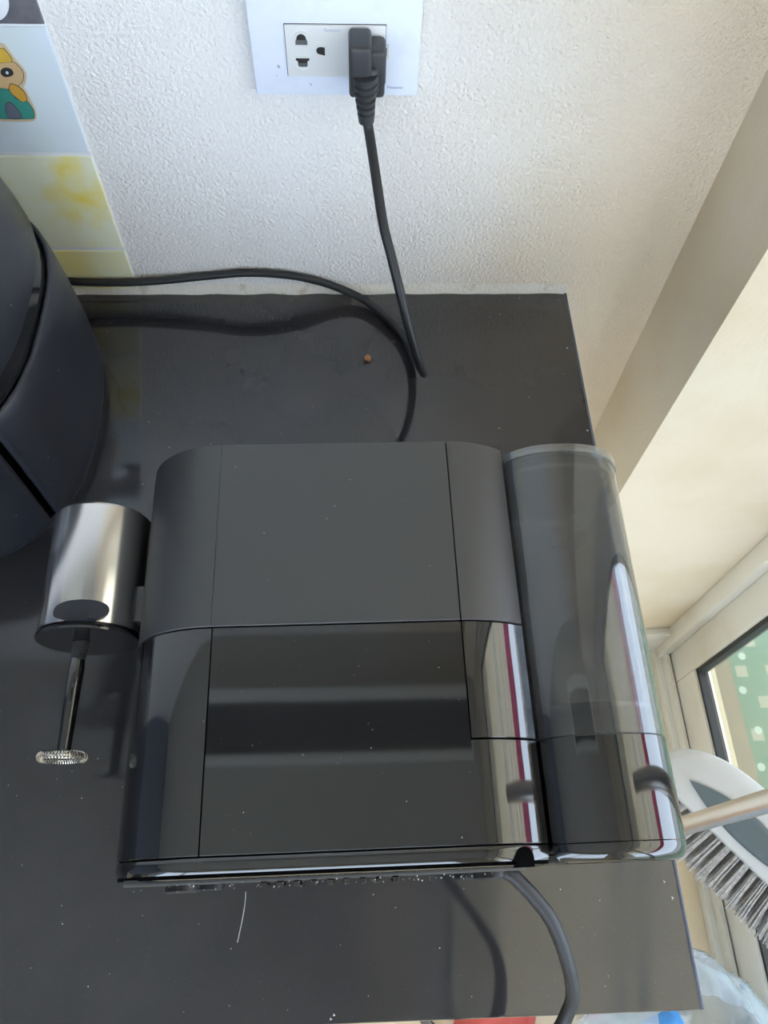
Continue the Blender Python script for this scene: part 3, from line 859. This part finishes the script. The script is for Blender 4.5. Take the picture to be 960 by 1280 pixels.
# coil ring: toroidal spring
turns, per = 46, 9
cc = Vector((-0.0946, 0.0595, FZl)); RR, rr = 0.0120, 0.0022
coil = []
for i in range(turns*per):
    a = 2*math.pi*i/(turns*per); b = 2*math.pi*i/per
    r = RR + rr*math.cos(b)
    coil.append(cl(cc + Vector((r*math.cos(a), rr*1.15*math.sin(b), r*math.sin(a)))))
tube('whisk_coil', coil, 0.00042, M['wire'], fro, 5, closed=True)
tube('coil_hoop', [cl(cc + Vector((RR*math.cos(2*math.pi*k/48), 0, RR*math.sin(2*math.pi*k/48)))) for k in range(48)], 0.0009, M['wire'], fro, 8, closed=True)
tube('coil_bar', [cl(cc + Vector((-RR, 0, 0))), cl(cc + Vector((RR, 0, 0)))], 0.0009, M['wire'], fro, 8)

# ---- machine's own mains lead, arching out of the underside
pM = [(0.1415, -0.518, 0.112), (0.1440, -0.5255, 0.1125), (0.1477, -0.5306, 0.1120), (0.1533, -0.5345, 0.1100), (0.1633, -0.5439, 0.1040), (0.1732, -0.5557, 0.0960), (0.1815, -0.5726, 0.0820), (0.1874, -0.5900, 0.0640), (0.1860, -0.6012, 0.0520), (0.1779, -0.6150, 0.0380), (0.1600, -0.6270, 0.0150), (0.140, -0.634, -0.04), (0.130, -0.636, -0.15), (0.13, -0.64, -0.40), (0.135, -0.65, -0.70), (0.15, -0.67, -0.775), (0.19, -0.72, -0.785), (0.15, -0.80, -0.785), (0.05, -0.82, -0.785)]
Mi = em.inverted()
tube('mains_lead', [Mi @ p for p in spline(pM, 8)], 0.0040, M['rubber'], cof, 14)

# dust on the machine's back
bm = bmesh.new()
def flake(bm, p, s, nrm=Vector((0, 0, 1))):
    a = random.random()*6.28
    vs = [bm.verts.new(Vector(p) + Vector((s*random.uniform(.5, 1)*math.cos(a+k*2.1), s*random.uniform(.5, 1)*math.sin(a+k*2.1), 0.00012*random.random()))) for k in range(3)]
    bm.faces.new(vs)
for i in range(80):
    x, y = random.uniform(-0.002, W), random.uniform(0.0, H1)
    if y > HM and random.random() < 0.55: continue
    flake(bm, Vector((x, y, 0.00025))-OFF, random.choice((0.0002, 0.0002, 0.0003, 0.0005)))
for i in range(70):
    x = random.uniform(EL+0.02, 0.160)
    flake(bm, Vector((x, -0.0122-random.random()*0.003, -0.006-random.random()*0.010))-OFF, random.choice((0.0003, 0.0004, 0.0007)))
o = from_bm('dust_flakes', bm, M['dust'], cof, False); tag(o, kind='stuff')

# ------------------------------------------------------------------ crumbs on the worktop
bm = bmesh.new()
bmesh.ops.create_icosphere(bm, subdivisions=2, radius=0.0034)
for v in bm.verts:
    v.co *= 1 + 0.5*noise.noise(v.co*500); v.co.z *= 0.6
o = from_bm('crumb', bm, M['crumb'])
o.location = (0.0834, -0.0867, 0.0018)
tag(o, 'tiny brown crumb on the black worktop below the socket', 'crumb')
fb = [(-0.0060, -0.5330, 0.0006), (-0.0062, -0.5400, 0.0008), (-0.0072, -0.5480, 0.0006), (-0.0090, -0.5580, 0.0006), (-0.0098, -0.5620, 0.0006)]
o = tube('fibre', spline(fb, 6), 0.00025, M['fibre'], None, 6)
tag(o, 'thin pale fibre on the worktop in front of the coffee machine', 'fibre')
bm = bmesh.new()
for i in range(260):
    x, y = random.uniform(-0.25, XC-0.005), random.uniform(YF+0.005, -0.01)
    flake(bm, (x, y, 0.0002), random.choice((0.0002, 0.0003, 0.0004, 0.0006)))
for p in ((0.2735, -0.535), (0.277, -0.545), (0.279, -0.17), (0.2745, -0.075), (0.05, -0.605), (0.052, -0.603)):
    flake(bm, (p[0], p[1], 0.0004), 0.0014)
o = from_bm('dust_specks', bm, M['dust'], None, False)
tag(o, 'pale dust specks scattered over the black worktop', 'dust', kind='stuff')

# ------------------------------------------------------------------ broom and pole beside the door
bc = Vector((0.5520, -0.4760, -0.50))
ax = Vector((0.66, -0.75, 0.0)).normalized()
br_dir = Vector((-0.60, -0.53, -0.50)); br_dir = (br_dir - ax*br_dir.dot(ax)).normalized()
side = ax.cross(br_dir).normalized()
if side.z < 0: side = -side
bmx = Matrix((ax, side, -br_dir)).transposed().to_4x4(); bmx.translation = bc
broom = empty('broom', mat=bmx)
tag(broom, 'white and grey broom with grey bristles hanging by the glass door', 'broom')
# local: x along the head, y to the viewer's side, z away from the bristles
HL, HW = 0.135, 0.022
vs, fs = [], []
nx_, na = 28, 18
for i in range(nx_+1):
    u = -1 + 2*i/nx_
    k = max(1 - abs(u)**2.6, 0.0)**0.5
    hz = 0.078*k + 0.004
    for j in range(na):
        a = 2*math.pi*j/na
        y = HW*(0.35+0.65*k)*math.copysign(abs(math.cos(a))**0.7, math.cos(a))
        s = math.sin(a)
        z = hz*s if s > 0 else 0.006*s
        vs.append((HL*u, y, z))
for i in range(nx_):
    for j in range(na):
        a = i*na+j; b = i*na+(j+1) % na; fs.append((a, b, b+na, a+na))
fs += [tuple(range(na)), tuple(nx_*na+j for j in range(na))[::-1]]
head = mk('broom_head', vs, fs, M['broom_white'], broom, True, 50)
# dark lens-shaped inlay on the facing side
def head_y(x, z):
    u = x/HL; k = max(1-abs(u)**2.6, 0)**0.5; hz = 0.078*k + 0.004
    q = min(max(z/hz, 0), 0.999)
    return HW*(0.35+0.65*k)*math.sqrt(1-q*q)**0.7
vs, fs = [], []
ni, nj = 24, 6
for i in range(ni+1):
    u = -1 + 2*i/ni; x = 0.088*u; half = 0.019*(1-u*u)
    for j in range(nj+1):
        z = 0.030 + half*(-1 + 2*j/nj) - 0.004*u*u
        vs.append((x, head_y(x, z) + 0.0012, z))
for i in range(ni):
    for j in range(nj):
        a_ = i*(nj+1)+j; fs.append((a_, a_+1, a_+nj+2, a_+nj+1))
inl = mk('inlay', vs, fs, M['broom_grey'], head, True, 80)
md = inl.modifiers.new('thickness', 'SOLIDIFY'); md.thickness = 0.003; md.offset = 0
# bristle tufts
for r_ in range(3):
    for i in range(19):
        u = -0.92 + 1.84*i/18
        y = (-0.012, 0.0, 0.012)[r_]
        v, f = [], []
        for q in range(14):
            dx, dy = random.uniform(-.0030, .0030), random.uniform(-.0030, .0030)
            p0 = Vector((HL*u+dx, y+dy, 0.0)); L_ = 0.060 + random.uniform(-.004, .004)
            p1 = Vector((HL*u*1.08 + dx*1.2, y*1.2 + dy*1.2, -L_*0.6)); p2 = Vector((HL*u*1.14+dx*1.7, y*1.4+dy*1.7, -L_))
            tv, tf = tube_geo([p0, p1, p2], [0.0012, 0.0010, 0.0007], 4)
            f += [tuple(k+len(v) for k in ff) for ff in tf]; v += tv
        mk('bristle_tuft', v, f, M['bristle'], broom)
tube('neck', [(0.045, 0.0, 0.050), (0.047, 0.004, 0.075), (0.050, 0.010, 0.105)], [0.016, 0.014, 0.0125], M['broom_white'], broom, 20)
Bi = bmx.inverted()
n0 = bmx @ Vector((0.050, 0.010, 0.105))
tube('handle', [Bi @ n0, Bi @ (n0 + Vector((-0.01, 0.01, 0.95)))], 0.0112, M['chrome'], broom, 20)
pole = tube('pole', [(0.430, -0.4693, FZ+0.0005), (0.434, -0.4693, 0.45)], 0.0098, M['chrome'], None, 24)
tag(pole, 'slim steel pole standing upright in front of the broom head', 'pole')

# ------------------------------------------------------------------ clear bag with packets on the floor
def blob(name, c, rx, ry, rz, mat, amp, freq, seed, openz=None, sub=5, expo=1.0):
    bm = bmesh.new()
    bmesh.ops.create_icosphere(bm, subdivisions=sub, radius=1.0)
    if openz is not None:
        bmesh.ops.delete(bm, geom=[v for v in bm.verts if v.co.z > openz], context='VERTS')
    for v in bm.verts:
        p = v.co.copy()
        q = Vector([math.copysign(abs(t)**expo, t) for t in p])
        w = noise.noise(Vector((p.x*freq+seed, p.y*freq, p.z*freq*0.35)))
        w = 1 - abs(w)*1.6
        q *= 1 + amp*w
        q.z = max(q.z, -1.0)
        v.co = Vector((q.x*rx, q.y*ry, q.z*rz))
    o = from_bm(name, bm, mat, None, True, 80)
    o.location = c
    return o
bag = blob('plastic_bag', (0.474, -0.728, FZ+0.150), 0.122, 0.122, 0.150, M['bag'], 0.16, 3.2, 3.0, 0.80)
tag(bag, 'crumpled clear plastic bag on the floor by the glass door', 'plastic bag')
def pouch(name, c, sx, sy, sz, rz, mat, label, cat):
    bm = bmesh.new()
    bmesh.ops.create_grid(bm, x_segments=16, y_segments=16, size=1.0)
    top = list(bm.verts)
    for v in top:
        k = max((1-abs(v.co.x)**3)*(1-abs(v.co.y)**3), 0)
        v.co = Vector((v.co.x*sx*(1-0.08*abs(v.co.y)**2), v.co.y*sy, sz*k**0.6*(1+0.2*noise.noise(v.co*3)) + 0.001))
    r = bmesh.ops.duplicate(bm, geom=bm.verts[:] + bm.edges[:] + bm.faces[:])
    for e in r['geom']:
        if isinstance(e, bmesh.types.BMVert): e.co.z *= -1
    bmesh.ops.remove_doubles(bm, verts=bm.verts, dist=0.0021)
    o = from_bm(name, bm, mat, None, True, 60)
    o.location = c; o.rotation_euler = (0.1, 0.15, rz)
    tag(o, label, cat)
    return o
pouch('blue_packet', (0.455, -0.745, FZ+0.130), 0.070, 0.062, 0.035, 0.3, M['blue'], 'blue packet inside the clear plastic bag', 'packet')
pouch('red_packet', (0.262, -0.690, FZ+0.033), 0.058, 0.045, 0.030, -0.4, M['red'], 'red packet on the floor in front of the worktop, beside the bag', 'packet')
